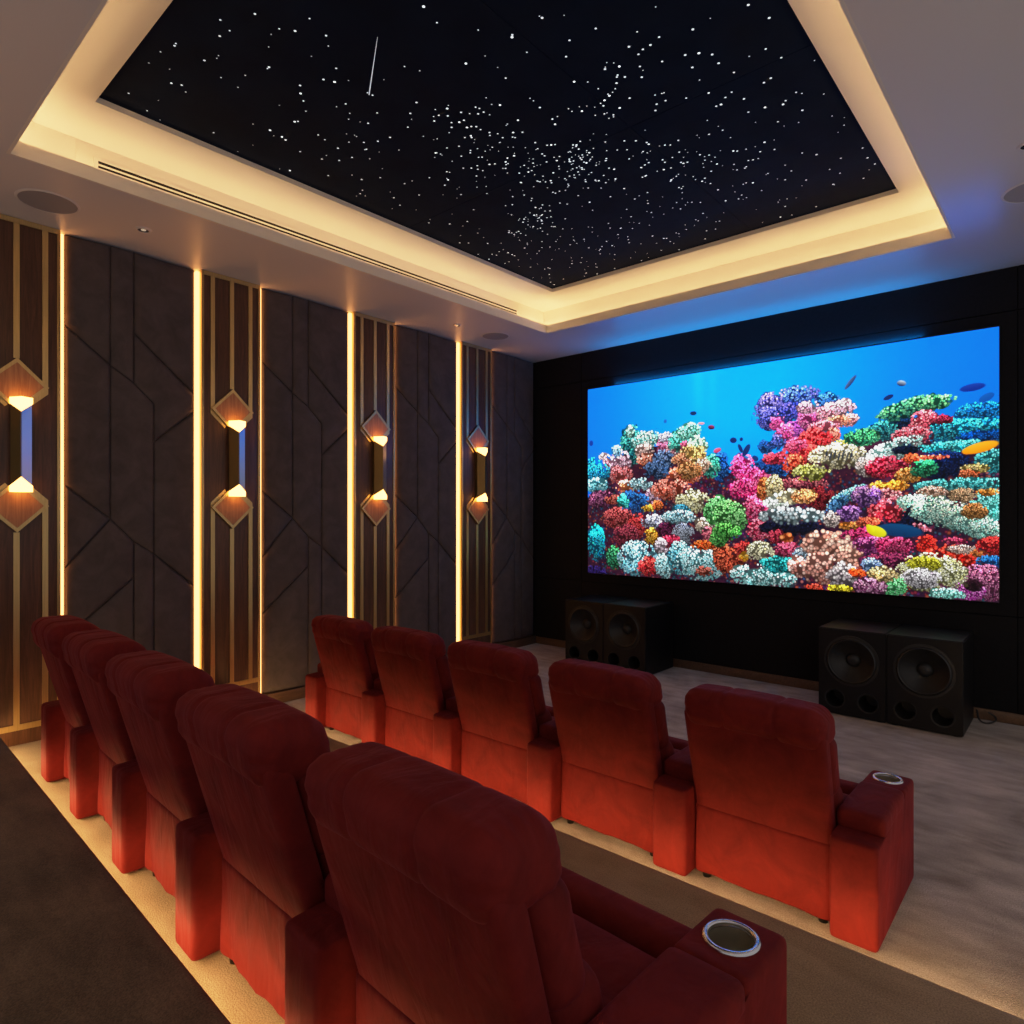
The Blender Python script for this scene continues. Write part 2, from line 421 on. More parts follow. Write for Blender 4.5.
def sconce(yc, which):
    t = empty('sconce_lamp', (XL, yc, 2.546))
    tag(t, 'double diamond wall sconce with square brass tube, on the pilaster '+which, 'wall lamp', 'diamond wall sconces')
    zo = 2.546
    for zc, sg in ((DZU-zo, 1), (DZL-zo, -1)):
        bm = bmesh.new()
        f = [bm.verts.new((.0115, *p)) for p in ((0, zc+DH-.035), (DH-.035, zc), (0, zc-DH+.035), (-DH+.035, zc))]
        bm.faces.new(f)
        r = bmesh.ops.extrude_face_region(bm, geom=bm.faces[:])
        for v in [e for e in r['geom'] if isinstance(e, bmesh.types.BMVert)]: v.co.x = .036
        bmesh.ops.bevel(bm, geom=bm.edges[:], offset=.003, segments=2, affect='EDGES')
        pl = link('diamond_plate', finish(bm, 'diamond_plate', M_diamond), t)
        bm = bmesh.new()
        P = [(0, zc+DH), (DH, zc), (0, zc-DH), (-DH, zc)]; I = [(0, zc+DH-.036), (DH-.036, zc), (0, zc-DH+.036), (-DH+.036, zc)]
        for i in range(4):
            j = (i+1) % 4
            prism(bm, [P[i], P[j], I[j], I[i]], 'x', .0112, .034)
        link('brass_frame', finish(bm, 'brass_frame', M_gold, False), pl)
    # square tube standing on edge, its ridge towards the room
    R_, w1, w2 = (.160, .0), .086, .118
    D = [R_, (R_[0]-.423*w1, .906*w1), (R_[0]-.423*w1-.906*w2, .906*w1-.423*w2), (R_[0]-.906*w2, -.423*w2)]
    mx, my = sum(p[0] for p in D)/4, sum(p[1] for p in D)/4
    bm = bmesh.new(); prism(bm, D, 'z', -.36, .36)
    bmesh.ops.bevel(bm, geom=[e for e in bm.edges if abs(e.verts[0].co.z-e.verts[1].co.z) > .1], offset=.004, segments=2, affect='EDGES')
    me = finish(bm, 'tube', M_bronze); me.materials.append(M_tube_lit)
    for f in me.polygons:
        if f.normal.x*.906+f.normal.y*.423 > .9: f.material_index = 1  # only the screen-side face is paler, to imitate its lit reflection
    link('tube', me, t)
    k = 1.07
    for sg in (1, -1):
        bm = bmesh.new(); E = [(mx+(x-mx)*k, my+(y-my)*k) for x, y in D]
        za, zb, zt = sg*.372, sg*.325, sg*.255
        A = [bm.verts.new((x, y, za)) for x, y in E]
        B = [bm.verts.new((x, y, z)) for (x, y), z in zip(E, (zt, zb, zb, zb))]
        bm.faces.new(A); bm.faces.new((B[0], B[1], B[3])); bm.faces.new((B[1], B[2], B[3]))
        for i in range(4):
            j = (i+1) % 4; bm.faces.new((A[i], A[j], B[j], B[i]))
        o = link('lamp_glass', finish(bm, 'lamp_glass', M_lamp, False), t); o['label'] = 'glowing amber glass cap'
    bm = bmesh.new(); box(bm, .001, .02, -.03, .03, -.31, .31); link('backplate', finish(bm, 'backplate', M_bronze, False), t)
for yc, w in zip(PC, order_words):
    pilaster(yc, w); sconce(yc, w)

T_, B_ = ZC-.008, .125
wA, wB, wC = .31, .487, .645
SEG = [[(0,T_),(wA,T_),(wA,3.30),(0,3.59)], [(wA,T_),(wB,T_),(wB,3.172),(wA,3.30)], [(wB,T_),(1,T_),(1,3.147),(wB,3.62)],
       [(wB,3.62),(1,3.147),(1,2.99),(wC,2.66),(wC,3.005),(wB,3.172)], [(0,3.59),(wA,3.30),(wA,1.956),(0,2.245)],
       [(wA,3.30),(wB,3.172),(wC,3.005),(wC,1.634),(wB,1.75),(wA,1.956)], [(wC,2.66),(1,2.99),(1,1.302),(wC,1.634)],
       [(0,2.245),(wA,1.956),(0,1.542)], [(0,1.542),(wA,1.956),(wB,1.75),(wB,1.431),(0,.95)],
       [(0,.95),(wB,1.431),(wB,B_),(0,B_)], [(wB,1.75),(wC,1.634),(wC,B_),(wB,B_)], [(wC,1.634),(1,1.302),(1,B_),(wC,B_)]]
def padded_panel(y0, y1, label):
    t = empty('upholstered_panel', (XL, y0, 0)); tag(t, label, 'wall panel', 'upholstered wall panels')
    wd = y1-y0
    link('backing_board', boxes('backing_board', M_suede, [(-.097, -.060, .004, wd-.004, B_, T_)]), t)
    for s in SEG:
        bm = bmesh.new()
        f = bm.faces.new([bm.verts.new((-.058, w*wd, z)) for w, z in s])
        if f.normal.x < 0 or True:
            bm.normal_update()
            if f.normal.x < 0: f.normal_flip()
        r = bmesh.ops.extrude_face_region(bm, geom=[f])
        bmesh.ops.translate(bm, verts=[e for e in r['geom'] if isinstance(e, bmesh.types.BMVert)], vec=(.032, 0, 0))
        top = [e for e in r['geom'] if isinstance(e, bmesh.types.BMFace)]
        if f.is_valid: bm.faces.remove(f)
        for th, dp in ((.004, .012), (.007, .008), (.012, .006), (.022, .004), (.03, .002)):
            bm.normal_update()
            bmesh.ops.inset_region(bm, faces=top, thickness=th, depth=dp, use_even_offset=True, use_boundary=True)
        bmesh.ops.triangulate(bm, faces=[q for q in bm.faces if len(q.verts) > 4])
        for v in bm.verts:
            v.co.x -= .05*math.exp(-min(v.co.y, wd-v.co.y)/.055)*(v.co.x > -.05)
        me = finish(bm, 'padded_segment', M_suede, True, 70)
        link('padded_segment', me, t)
    link('base_trim', boxes('base_trim', M_base, [(-.097, .012, .012, wd-.012, 0.003, .12)], .004), t)
bounds = [(PC[i]+HWp+GRV, PC[i+1]-HWp-GRV) for i in range(3)]+[(PC[3]+HWp+GRV, YFF-.025)]
for (a, b), l in zip(bounds, ['dark brown upholstered wall panel between the two wood pilasters nearest the viewer',
                              'dark brown upholstered wall panel between the second and third wood pilasters',
                              'dark brown upholstered wall panel between the two farthest wood pilasters',
                              'dark brown upholstered wall panel in the corner beside the screen wall']):
    padded_panel(a, b, l)
structure('baseboard_left', boxes('baseboard_left', M_base, [(XW, XL-.02, YB, PC[0]-HWp-.02, 0, .45)], .004))

# ------------------------------------------------------------------ video screen
t = empty('video_screen', ((SX0+SX1)/2, YFF, SZ0)); tag(t, 'large video screen showing a coral reef, on the black wall', 'screen')
W_, H_ = SX1-SX0, SZ1-SZ0
link('frame', boxes('frame', M_blackmetal, [(-W_/2-.008, W_/2+.008, -.03, -.004, -.008, H_+.008)], .003), t)
bm = bmesh.new()                         # added blue glow strip, hidden on top of the frame, to tint the ceiling
bm.faces.new([bm.verts.new(p) for p in ((-1.95, -.024, H_+.0085), (1.75, -.024, H_+.0085), (1.75, -.006, H_+.0085), (-1.95, -.006, H_+.0085))])
link('added_glow_strip', finish(bm, 'added_glow_strip', glow('added_blue_glow', (.0, .30, 1), 125), False), t)
link('glow_shield', boxes('glow_shield', M_blackmetal, [(-W_/2-.008, W_/2+.008, -.030, -.026, H_+.008, H_+.016)]), t)  # added lip that keeps the blue glow strip out of view
GX, GY = 600, 334
img = np.zeros((GY, GX, 3))
def S(u, v):                             # photograph pixel -> canvas pixel of the screen, and metres per photo pixel
    d = ray(u, v); k = (YFF-.0315)/d.y
    return (d.x*k-SX0)/W_*GX, (SZ1-(CAMZ+d.z*k))/H_*GY, k/FPX
mpp = W_/GX
yy, xx = np.mgrid[0:GY, 0:GX].astype(float)
def rgb(h): return np.array([int(h[i:i+2], 16)/255 for i in (0, 2, 4)])
# water: bright cyan shaft from above, deeper blue to the sides and below
fx, fy = xx/GX, yy/GY
core = np.exp(-((fx-.46)/.36)**2)*np.exp(-(fy/.75)**2)
img[:] = rgb('0474ee')+(rgb('00bcf8')-rgb('0474ee'))*np.clip(core*1.1, 0, 1)[..., None]
img += (rgb('0a5cd0')-img)*np.clip((fy-.30)*1.0, 0, .8)[..., None]*.6
img += .05*(np.exp(-((fx-.355)/.016)**2)+.7*np.exp(-((fx-.395)/.012)**2))[..., None]*np.clip(1-fy*3.2, 0, 1)[..., None]
def smooth_noise(n, seed):
    r = np.random.default_rng(seed); a = r.random((GY//n+3, GX//n+3))
    X, Y = xx/n, yy/n; i, j = Y.astype(int), X.astype(int); p, q = Y-i, X-j
    p, q = p*p*(3-2*p), q*q*(3-2*q)
    return (a[i, j]*(1-p)*(1-q)+a[i+1, j]*p*(1-q)+a[i, j+1]*(1-p)*q+a[i+1, j+1]*p*q)
edge_n = smooth_noise(9, 3)*.6+smooth_noise(4, 4)*.4
fine_n = smooth_noise(3, 5)
def poly_mask(P):
    m = np.zeros((GY, GX), bool); n = len(P)
    for i in range(n):
        (x0, y0), (x1, y1) = P[i], P[(i+1) % n]
        if y0 == y1: continue
        c = ((y0 > yy) != (y1 > yy)) & (xx < (x1-x0)*(yy-y0)/(y1-y0)+x0)
        m ^= c
    return m
reef = [(588,498),(600,478),(615,462),(632,448),(660,446),(690,446),(712,462),(728,472),(745,482),(764,472),(785,476),(800,458),(850,440),(880,424),(905,420),(945,420),(960,428),(999,424),(1001,610),(586,582)]
mk = poly_mask([(S(*p)[0], S(*p)[1]) for p in reef])
base = rgb('1a1030')*(1-edge_n[..., None])+rgb('5a2038')*edge_n[..., None]
img[mk] = base[mk]
for k in range(3500):                     # loose polyps over the reef body
    x, y = RNG.uniform(0, GX), RNG.uniform(GY*.5, GY)
    if not mk[int(y), int(x)]: continue
    c = rgb(str(RNG.choice(['8a2840', '5a2060', 'a84838', '2a4878', '703050', 'b06060', '406080', '205060'])))
    r = RNG.uniform(1.2, 2.6); x0, x1, y0, y1 = int(max(0, x-4)), int(x+5), int(max(0, y-4)), int(y+5)
    d = ((xx[y0:y1, x0:x1]-x)**2+(yy[y0:y1, x0:x1]-y)**2)/r**2
    w = (d < 1)[..., None]; img[y0:y1, x0:x1] = np.where(w, c*(1.1-.6*d)[..., None], img[y0:y1, x0:x1])
def blob(u, v, rx, ry, c1, c2=None, pol=1.0, rot=0, fill=.5, smooth=False):
    cx_, cy_, m = S(u, v); k = m/mpp
    ex = k*1.25 if u > 560 else k          # the wall is seen at a slant: widths grow
    gr = 1.0 if smooth else 1.18
    RX, RY = rx*ex*gr, ry*k*gr; R = max(RX, RY)+3
    x0, x1 = int(max(0, cx_-R)), int(min(GX, cx_+R+1)); y0, y1 = int(max(0, cy_-R)), int(min(GY, cy_+R+1))
    if x1 <= x0 or y1 <= y0: return
    A, B = rgb(c1), rgb(c2 or c1)
    X, Y = xx[y0:y1, x0:x1]-cx_, yy[y0:y1, x0:x1]-cy_
    c, s = math.cos(rot), math.sin(rot); P, Q = X*c+Y*s, -X*s+Y*c
    e = (P/RX)**2+(Q/RY)**2
    e = e+((edge_n[y0:y1, x0:x1]-.5)*1.5 if not smooth else 0)
    w = np.clip((1.05-e)*3, 0, 1)[..., None]
    sh = (1.0-.35*(Q/RY))[..., None] if not smooth else 1.0
    body = A*(fill if not smooth else 1.0)*sh
    if smooth: body = A+(B-A)*np.clip(.5-Q/RY*.6, 0, 1)[..., None]
    img[y0:y1, x0:x1] = img[y0:y1, x0:x1]*(1-w)+body*w
    if smooth: return
    pr = 1.15*pol*k
    n = int(1.5*RX*RY*PI/(pr*pr*PI))+3
    q = RNG.random((n, 2)); rad = np.sqrt(q[:, 0])*1.04; th = q[:, 1]*2*PI
    px, py = rad*np.cos(th)*RX, rad*np.sin(th)*RY
    o = np.argsort(py)
    for i in o:
        X0, Y0 = cx_+px[i]*c-py[i]*s, cy_+px[i]*s+py[i]*c
        r = pr*RNG.uniform(.65, 1.15)
        a0, a1 = int(max(0, X0-r)), int(min(GX, X0+r+2)); b0, b1 = int(max(0, Y0-r)), int(min(GY, Y0+r+2))
        if a1 <= a0 or b1 <= b0: continue
        d = ((xx[b0:b1, a0:a1]-X0)**2+(yy[b0:b1, a0:a1]-Y0)**2)/(r*r)
        t_ = np.clip(RNG.normal(.5-.35*py[i]/RY, .28), 0, 1)
        col = (A+(B-A)*t_)*(1.36-.78*np.clip(d, 0, 1))[..., None]*(.92-.32*py[i]/RY)
        if edge_n[min(GY-1, max(0, int(Y0))), min(GX-1, max(0, int(X0)))] > .72: continue
        if RNG.random() < .3: col = col+.22*np.clip(.35-d, 0, 1)[..., None]*2
        w = np.clip((1.1-d)*2.5, 0, 1)[..., None]
        img[b0:b1, a0:a1] = img[b0:b1, a0:a1]*(1-w)+col*w
CORALS = '''975 430 30 16 0068b8 18a0d8|962 429 25 9 0890c0 50e0e0|981 409 14 7 0078d0 30b8e8|982 436 15 5 0048a8 0060c0|954 446 22 5 20b0c0 80f0e8|592 472 9 12 0090d0 30c8e0|992 460 10 10 20a0b0 80e8e0
942 465 16 12 06184a 0a2860|905 423 20 5 0a2850 103868|764 470 15 9 103878 1a4a90|720 466 6 13 0a50a8 3080d8|767 446 6 6 1850a0 3070c0
631 446 9 17 00596b 5fd0c0|630 431 3 5 a8e8d8 e8fff0|646 440 11 8 60d0c8 f0e0d8|644 451 7 6 d8a8a0 fce8e0|646 461 7 7 d86848 f0c8b8|664 446 6 9 c04880 e8b0d0|665 437 6 4 c8c8e0 f0e8f0|672 452 5 9 d88898 f8dce0|663 460 8 9 2a5a90 9ab0d8|679 442 8 10 30b8a8 a0f0e0|688 431 9 7 60d8c0 d8fff0|684 446 3 4 e04878 f080a0|697 446 7 9 90e0c0 f0fae0|692 455 10 9 d0a050 f4dca0|681 460 7 6 e07848 f8c8a0|711 466 6 10 20a898 80e8c8|703 465 6 6 f0c0a0 fff0e0|681 475 15 8 d85838 f4b8a0|689 470 9 7 d88848 f0c088|656 470 10 8 204878 6888b8
603 456 4 3 ffd8e0 ffffff|608 464 5 7 e890a8 ffd8e0|620 463 8 11 e098b8 ffecf4|619 474 10 7 e05858 f0a8b0|616 451 4 5 70b8e0 d0ecf8|597 472 10 8 0090d0 40d0e0
596 485 9 6 50c8e0 d0f4f4|626 486 8 5 f08050 ffe0d0|640 484 9 6 90d0e0 f0ffff|653 495 6 7 d8a8c8 fce4f0|670 489 14 9 e05840 f8b8a8|601 499 11 7 703060 b86890|612 499 6 4 c84840 e88878|633 502 12 10 1858b0 3890d0|623 501 5 6 20a0a0 60d8c8|618 518 12 9 a83038 e07070|638 525 8 10 c02830 e85858|626 535 10 9 802840 b84858|648 508 5 3 e8a820 f8e070|657 505 4 4 e06028 f09858|692 501 12 10 d0c890 fcfce0|681 509 7 4 2890b0 60c0d8|652 521 9 6 a0a8c8 f0f0f8|678 517 12 6 90d0e0 f0fcfc|665 531 7 7 38102c 602040|683 534 8 9 808898 b0b8c8 .6|671 540 6.5 4.5 d81848 f86888|651 536 5 7 d89020 f8d060|705 525 8 7 c0a890 f0ece0|708 535 5 7 d05870 f090a0
596 542 7 15 0090c8 30e0d0|614 557 6 10 208860 60d090|592 575 14 8 181048 302068|637 558 15 15 60c0d8 e4fcfc|661 546 5 7 d8c0d0 f4e8f0|648 566 9 8 e02030 f87868|663 566 6 11 90d8e0 e8ffff|679 557 8 14 50c0d8 d8f8f8|701 562 18 15 80d8e0 f4ffff|703 545 9 4 e84818 f09848|704 571 6 4 a84030 d08070|722 555 7 10 b84028 e89060|719 511 11 12 40b050 b0f0b0|718 538 6 7 40a848 98e078
786 404 22 13 3048b8 a098e8 1 -.2|771 402 9 8 4848c8 c8b8f8|796 397 9 9 2050c0 98c0f8|768 418 8 10 3040b0 9890e8|790 413 9 9 2840b0 8878e0|827 402 8 8 1458b0 60a8e8|799 428 9 9 a038b0 e888d8|777 422 5 7 f040a0 f890c8|784 434 6 10 f048a0 f8a0d0|808 418 7 9 d04090 f4a8d0|808 407 7 5 f0a8c8 ffe4f0|831 412 9 8 f090a8 ffdce4|844 407 7 7 f8b8d0 fff0f4|847 420 8 5 f8a0a8 ffd8d8|837 421 8 5 f88868 ffc0a8|823 427 10 6 f06880 fcb8c4|831 435 6 6 f06850 f8a898|814 439 11 9 f01828 f86868|799 454 12 12 f02030 f87068|793 464 7 8 e83020 f89068|795 445 8 6 f03870 f888a8|774 458 8 5 e02848 f06880|776 442 6 6 2858b8 9080d0
802 484 16 6 982848 e88888|811 472 12 7 b8b840 f8f8b0 1.2|843 443 7 3 e0d848 f8f8a0|837 456 18 11 d8c890 fffcec 1.2|820 499 9 11 781020 b83840|742 466 8 11 f01880 f890c8|749 476 9 9 f01878 f880b8|761 477 6 6 f03080 f890b8|746 489 12 9 f01878 f880b0|754 509 9 12 f02868 f898c0|758 530 7 10 f03060 f8a8b8|764 489 5 10 f86830 f8c070|774 487 6 10 f0d890 fff4d0|777 503 9 8 e0f0e0 ffffff 1.6|790 496 9 6 f8e8b0 fffce4 1.8|804 496 8 6 f09850 f8d0a0|790 527 20 7 0c1430 181c40|790 515 22 7 90b0b8 ffffff 1.7|846 496 14 5 50c0d8 d8f8f8 1 -.5|836 505 9 5 2868b0 70b0d8 1 -.7|849 514 8 7 7840a0 d8a0e0|831 519 5 7 e8d0c8 fff8f0|859 538 12 9 b01050 e85090|849 525 7 3 f08020 f8b868 1.4|729 517 12 14 40a848 b8f0a8|726 531 10 7 30a038 90e078|729 562 10 12 982c20 f07850|743 548 6 6 c82028 e85850|744 556 3.5 4 f8a018 ffd060 2|760 552 9 9 c0b890 e8e8d0|762 576 22 10 80d8d8 ffffff|779 564 13 7 0898a0 58e0d8|776 536 5 6 a82038 d85068|787 538 4 4 f86020 f8a060 2|787 549 8 6 d83868 f080a0|803 553 7 5 98c0d8 e8f4fc|800 566 8 9 e08878 fff0ec 1.5
827 545 16 12 e89078 ffdcc8 2|822 568 13 14 d88878 fcd4c4 1.8|849 556 9 9 f0a088 ffd4c0 1.8|842 575 10 11 a898a0 f8f0ec 1.6|858 572 6 4 f84818 f87838|839 588 8 3 e8d018 f8f050|815 587 6 3 f03820 f87860
908 408 20 8 106860 98f0a8 1.2 -.25|936 402 12 6 188060 a8f4a8 1.2|882 431 10 8 107088 58d0c8|864 437 9 7 28a070 a8f0a8|860 437 10 7 208060 70d890|942 419 6 4 901838 b03050|924 417 8 6 f04060 fcb0b8|919 426 6 7 f03858 fca8b0|911 436 12 8 f03050 fcb8c0|889 452 20 9 a0e0d8 ffffff 1 -.4|867 466 7 9 e0c8c0 fff8f4|905 449 8 4 081838 102850|888 467 14 9 b81030 f06078|908 475 8 6 f89028 f8d088|923 468 8 8 108058 48c888|910 458 5 4 f05020 f88050|932 457 9 2 f05838 f88868|974 468 8 4 d0b050 f0e0a0|968 474 6 4 d05828 e88858
962 485 28 6 28b8c0 98f4ec|989 507 11 15 48c8c0 b0f8f0|911 517 20 14 0a1030 141c40|888 487 12 6 f88818 f8c860|882 499 14 9 b84860 fcb8b8|866 496 9 9 7840a0 e8b0d8|886 511 11 9 d82038 f88088 1.2|866 521 8 4 e85030 f89070|932 492 9 5 d09878 f8e4d8 .8|942 512 27 12 90d8c8 f8f4e0 .8 .3|982 528 17 9 88d8cc f0f4e4 .8 .3|962 495 8 6 b08860 d8b890 .7|974 511 7 7 b07030 dca060 .6|987 492 6 3 f09028 f8b860|923 527 6 2.5 f07088 fca8b8 1 .4
875 545 14 7 982880 e880b8|894 546 12 8 901040 d85888|889 562 18 8 681448 c04870|926 545 6 9 f01818 f85040|954 558 17 12 f81008 fc6048 1.4|951 575 7 7 f01010 f85040|962 549 9 4 c09888 e8d8d0 .7|954 541 7 3 c02858 e86088|984 553 8 4 f07830 f8a868 .8|992 546 9 8 d01020 f05048|992 561 9 5 0868d0 48b8f8 .8
984 582 18 15 983870 e8a0c0 .8|960 590 14 8 c030a8 f4b0e8 .8|973 585 5 5 200818 301020|930 572 20 16 c8c880 fcfcec .9|923 563 10 6 d8d018 f0f060 .9|921 578 12 8 c8c0c8 ffffff .9|894 586 7 9 50d878 b8f4c8 .9|946 594 10 5 80f0e0 e0fff8|871 565 6 6 70a0e0 e0f0ff|882 574 9 7 d8b870 fcf0c0 1.1|870 586 10 7 a04880 f8d0e4'''
for line in CORALS.split('\n'):
    for it in line.split('|'):
        q = it.split()
        blob(*map(float, q[:4]), q[4], q[5], float(q[6]) if len(q) > 6 else 1.0, float(q[7]) if len(q) > 7 else 0)
crev = np.clip((smooth_noise(26, 8)*.55+smooth_noise(11, 9)*.45-.22)*2.2, 0.80, 1.2)[..., None]
img = np.where(mk[..., None], img*crev, img)
for k in range(7):                       # dark stripes of the ribbed coral
    blob(826+k*4.2, 455+(k % 2)*2-1, .7, 4.5, '303848', None, 1, .25, smooth=True)
FISH = '''972 387 9 4 0a2890 1840b0 -.1|986 397 6 4 0850b0 1060c0 -.5|888 397 4 2.4 102060 1a3070 -.4|901 383 3.6 3 102858 d0e0f0 .3|850 382 7 2.2 203870 5878a8 -.9|693 413 3 2.2 10285c 183468 .1|701 423 3 1.4 e090a0 f0d0d0 .1|711 427 3 2.4 181840 c04060 .2|717 450 3.5 2.4 d03060 f080a0 -.3|733 440 3 3 102468 183070 .2|741 439 1.5 2 102468 183070 0|755 458 3 2.6 103070 184080 .6|746 450 2.4 7 0c2868 143478 .5|740 448 1.6 5 0c2868 143478 -.4|980 447 13 5.4 f09808 ffc028 -.25|966 451 3 3 f09808 ffb018 0|899 530 17 7 06305c 0c4878 .1|876 531 8 5.5 d0c810 f0f030 .35|870 528 4 3 d8d010 f0f030 .8|665 421 1.5 2 2060b0 3070c0 0|591 443 2 3 0838a0 1040b0 0'''
for it in FISH.replace('\n', '|').split('|'):
    q = it.split(); blob(*map(float, q[:4]), q[4], q[5], 1, float(q[6]), smooth=True)
img = np.clip(img, 0, 1)
lum = np.where(img <= .04045, img/12.92, ((img+.055)/1.055)**2.4)
lum = np.minimum(np.interp(lum, [0, .26, .49, .70, .86, .95, 1], [0, .25, .5, .8, 1.3, 2.2, 4]), 2.0)
me = bpy.data.meshes.new('display')
vx, vz = np.meshgrid(np.linspace(-W_/2, W_/2, GX+1), np.linspace(H_, 0, GY+1))
co = np.stack([vx, np.full_like(vx, -.0315), vz], -1).reshape(-1, 3)
idx = np.arange((GX+1)*(GY+1)).reshape(GY+1, GX+1)
quads = np.stack([idx[1:, :-1], idx[1:, 1:], idx[:-1, 1:], idx[:-1, :-1]], -1).reshape(-1, 4)
me.vertices.add(len(co)); me.vertices.foreach_set('co', co.ravel())
me.loops.add(quads.size); me.loops.foreach_set('vertex_index', quads.ravel().astype(np.int32))
me.polygons.add(len(quads)); me.polygons.foreach_set('loop_start', np.arange(0, quads.size, 4, dtype=np.int32))
me.update(); me.validate()
at = me.color_attributes.new('picture', 'FLOAT_COLOR', 'CORNER')
cols = np.concatenate([np.repeat(lum.reshape(-1, 3), 4, 0), np.ones((quads.size, 1))], 1)
at.data.foreach_set('color', cols.ravel().astype(np.float32))
n = N('screen_picture'); ca = n.n('ShaderNodeAttribute', attribute_name='picture'); n.l(ca.outputs['Color'], n.b.inputs['Emission Color'])
n.p(Base_Color=(.01, .01, .01), Roughness=.4, Emission_Strength=1.0, Specular_IOR_Level=.2); me.materials.append(n.m)
o = link('display', me, t); o['label'] = 'bright picture of a coral reef with fish in blue water'

# ------------------------------------------------------------------ subwoofers
SW, SH, SD = .604, .86, .72
bm = bmesh.new(); box(bm, -SW/2, SW/2, 0, SD, .012, SH)
bmesh.ops.bevel(bm, geom=bm.edges[:], offset=.008, segments=3, affect='EDGES')
me_cab = finish(bm, 'cabinet', M_sub, True, 35)
DR, DZ, PR, PZ, PXo = .225, .555, .082, .165, .148
FWD = Matrix.Rotation(PI/2, 4, 'X')      # local z of a lathe -> -y (towards the room)
bm = bmesh.new()
lathe(bm, [(0, .05), (DR+.004, .05), (DR+.004, -.16), (0, -.16)], 48, Matrix.Translation((0, 0, DZ)) @ FWD)
me_cab = boolean(me_cab, bm)
bm = bmesh.new()
for s in (-1, 1): lathe(bm, [(0, .05), (PR, .05), (PR, -.3), (0, -.3)], 40, Matrix.Translation((s*PXo, 0, PZ)) @ FWD)
me_cab = boolean(me_cab, bm)
me_cab.polygons.foreach_set('use_smooth', [True]*len(me_cab.polygons)); me_cab.set_sharp_from_angle(angle=math.radians(35))
def part_lathe(name, prof, mat, nn=48):
    b = bmesh.new(); lathe(b, prof, nn, FWD); return finish(b, name, mat, True, 50)
me_cone = part_lathe('cone', [(DR*.86, .004), (DR*.84, -.004), (DR*.30, -.075), (DR*.28, -.078)], M_cone)
me_cap = part_lathe('dust_cap', [(DR*.30, -.074), (DR*.26, -.058), (DR*.16, -.045), (0, -.040)], M_rubber)
me_sur = part_lathe('surround', [(DR*1.10, .0), (DR*1.10, .008), (DR*1.0, .010), (DR*.985, .004), (DR*.97, .012), (DR*.92, .018), (DR*.87, .012), (DR*.855, .002)], M_rubber)
me_prt = part_lathe('port', [(PR*1.16, .0), (PR*1.14, .007), (PR*1.02, .005), (PR*.97, -.02), (PR*.93, -.26), (0, -.26)], M_rubber, 40)
bm = bmesh.new(); lathe(bm, [(0, 0), (.03, 0), (.028, .013), (0, .013)], 16); me_sfoot = finish(bm, 'foot', M_rubber)
def subwoofer(x, label):
    t = empty('subwoofer', (x, 6.97, 0)); tag(t, label, 'speaker', 'floor subwoofers under the screen')
    link('cabinet', me_cab, t)
    d = link('driver', me_sur, t, (0, 0, DZ)); link('cone', me_cone, d); link('dust_cap', me_cap, d)
    for s in (-1, 1): link('port', me_prt, t, (s*PXo, 0, PZ))
    for a in (-1, 1):
        for b in (.06, SD-.06): link('foot', me_sfoot, t, (a*(SW/2-.06), b, 0))
subwoofer(-4.915, 'black subwoofer, left one of the pair at the far left below the screen')
subwoofer(-4.307, 'black subwoofer, right one of the pair at the far left below the screen')
subwoofer(-1.722, 'black subwoofer, left one of the pair below the right end of the screen')
subwoofer(-1.114, 'black subwoofer, right one of the pair below the right end of the screen')
co = link('cable_path', tube('speaker_cable', M_rubber, [(-.79, 7.70, .10), (-.74, 7.62, .012), (-.66, 7.64, .02), (-.64, 7.70, .05), (-.70, 7.71, .09)], .008))
dg = bpy.context.evaluated_depsgraph_get(); dg.update()
me = bpy.data.meshes.new_from_object(co.evaluated_get(dg)); me.name = 'speaker_cable'; bpy.data.objects.remove(co)
o = link('speaker_cable', me)
tag(o, 'short black cable loop on the carpet beside the rightmost subwoofer', 'cable')

# ------------------------------------------------------------------ recliners
PITCH, AW = .933, .104                    # seat pitch, half arm width
BW = PITCH/2-AW                           # half width of the bay
ZSH = .37
YS = .05
def yrear(z): return .045-(z-ZSH)*.27     # rear face of the leaning back
def gauss(x, s): return math.exp(-(x/s)**2)
def d_roll(p):
    x, y, z = p
    for s in (-.135, .135):
        k = .0105*gauss(x-s, .011); r = math.hypot(y, z)
        if r > 1e-6: y -= y/r*k; z -= z/r*k
    e = max(0, abs(x)-.25)/.12
    if e > 0:
        th = math.atan2(z, y); q = 1+.022*e*math.sin(15*th+1.3)*(1 if e < 1 else .6)
        y *= q; z *= q
    z += .012*math.cos(x/.37*PI/2)
    if z < 0 and y < 0: y += z*.12
    return (x, y-(z)*.22, z)
me_roll = rbox('headrest', M_velvet, (BW-.001, .132, .105), .085, 76, d_roll, (0, .004+YS, .965))
def d_back(p):
    x, y, z = p
    w = max(0, 1-(x/BW)**2)*max(0, 1-(z/.30)**2)
    if y < 0: y -= .012*w+.004*math.sin(x*9+z*7)*w
    x *= 1.0+.02*z
    return (x, y-z*.27, z)
me_back = rbox('back_panel', M_velvet, (BW-.004, .045, .30), .028, 16, d_back, (0, .045-.27*.28+.052+YS, ZSH+.285))
def d_cush(bul):
    def f(p):
        x, y, z = p
        w = max(0, 1-(x/BW)**2)
        if y > 0: y += bul*w*max(0, 1-(z/.17)**2)
        y += .004*math.sin(x*31+z*15)*(1 if y > 0 else 0)
        return (x, y-z*.25, z)
    return f
me_up = rbox('back_cushion', M_velvet, (BW-.002, .075, .16), .06, 14, d_cush(.03), (0, .105+YS, .76))
me_lum = rbox('lumbar_cushion', M_velvet, (BW-.002, .095, .13), .075, 14, d_cush(.035), (0, .195+YS, .53))
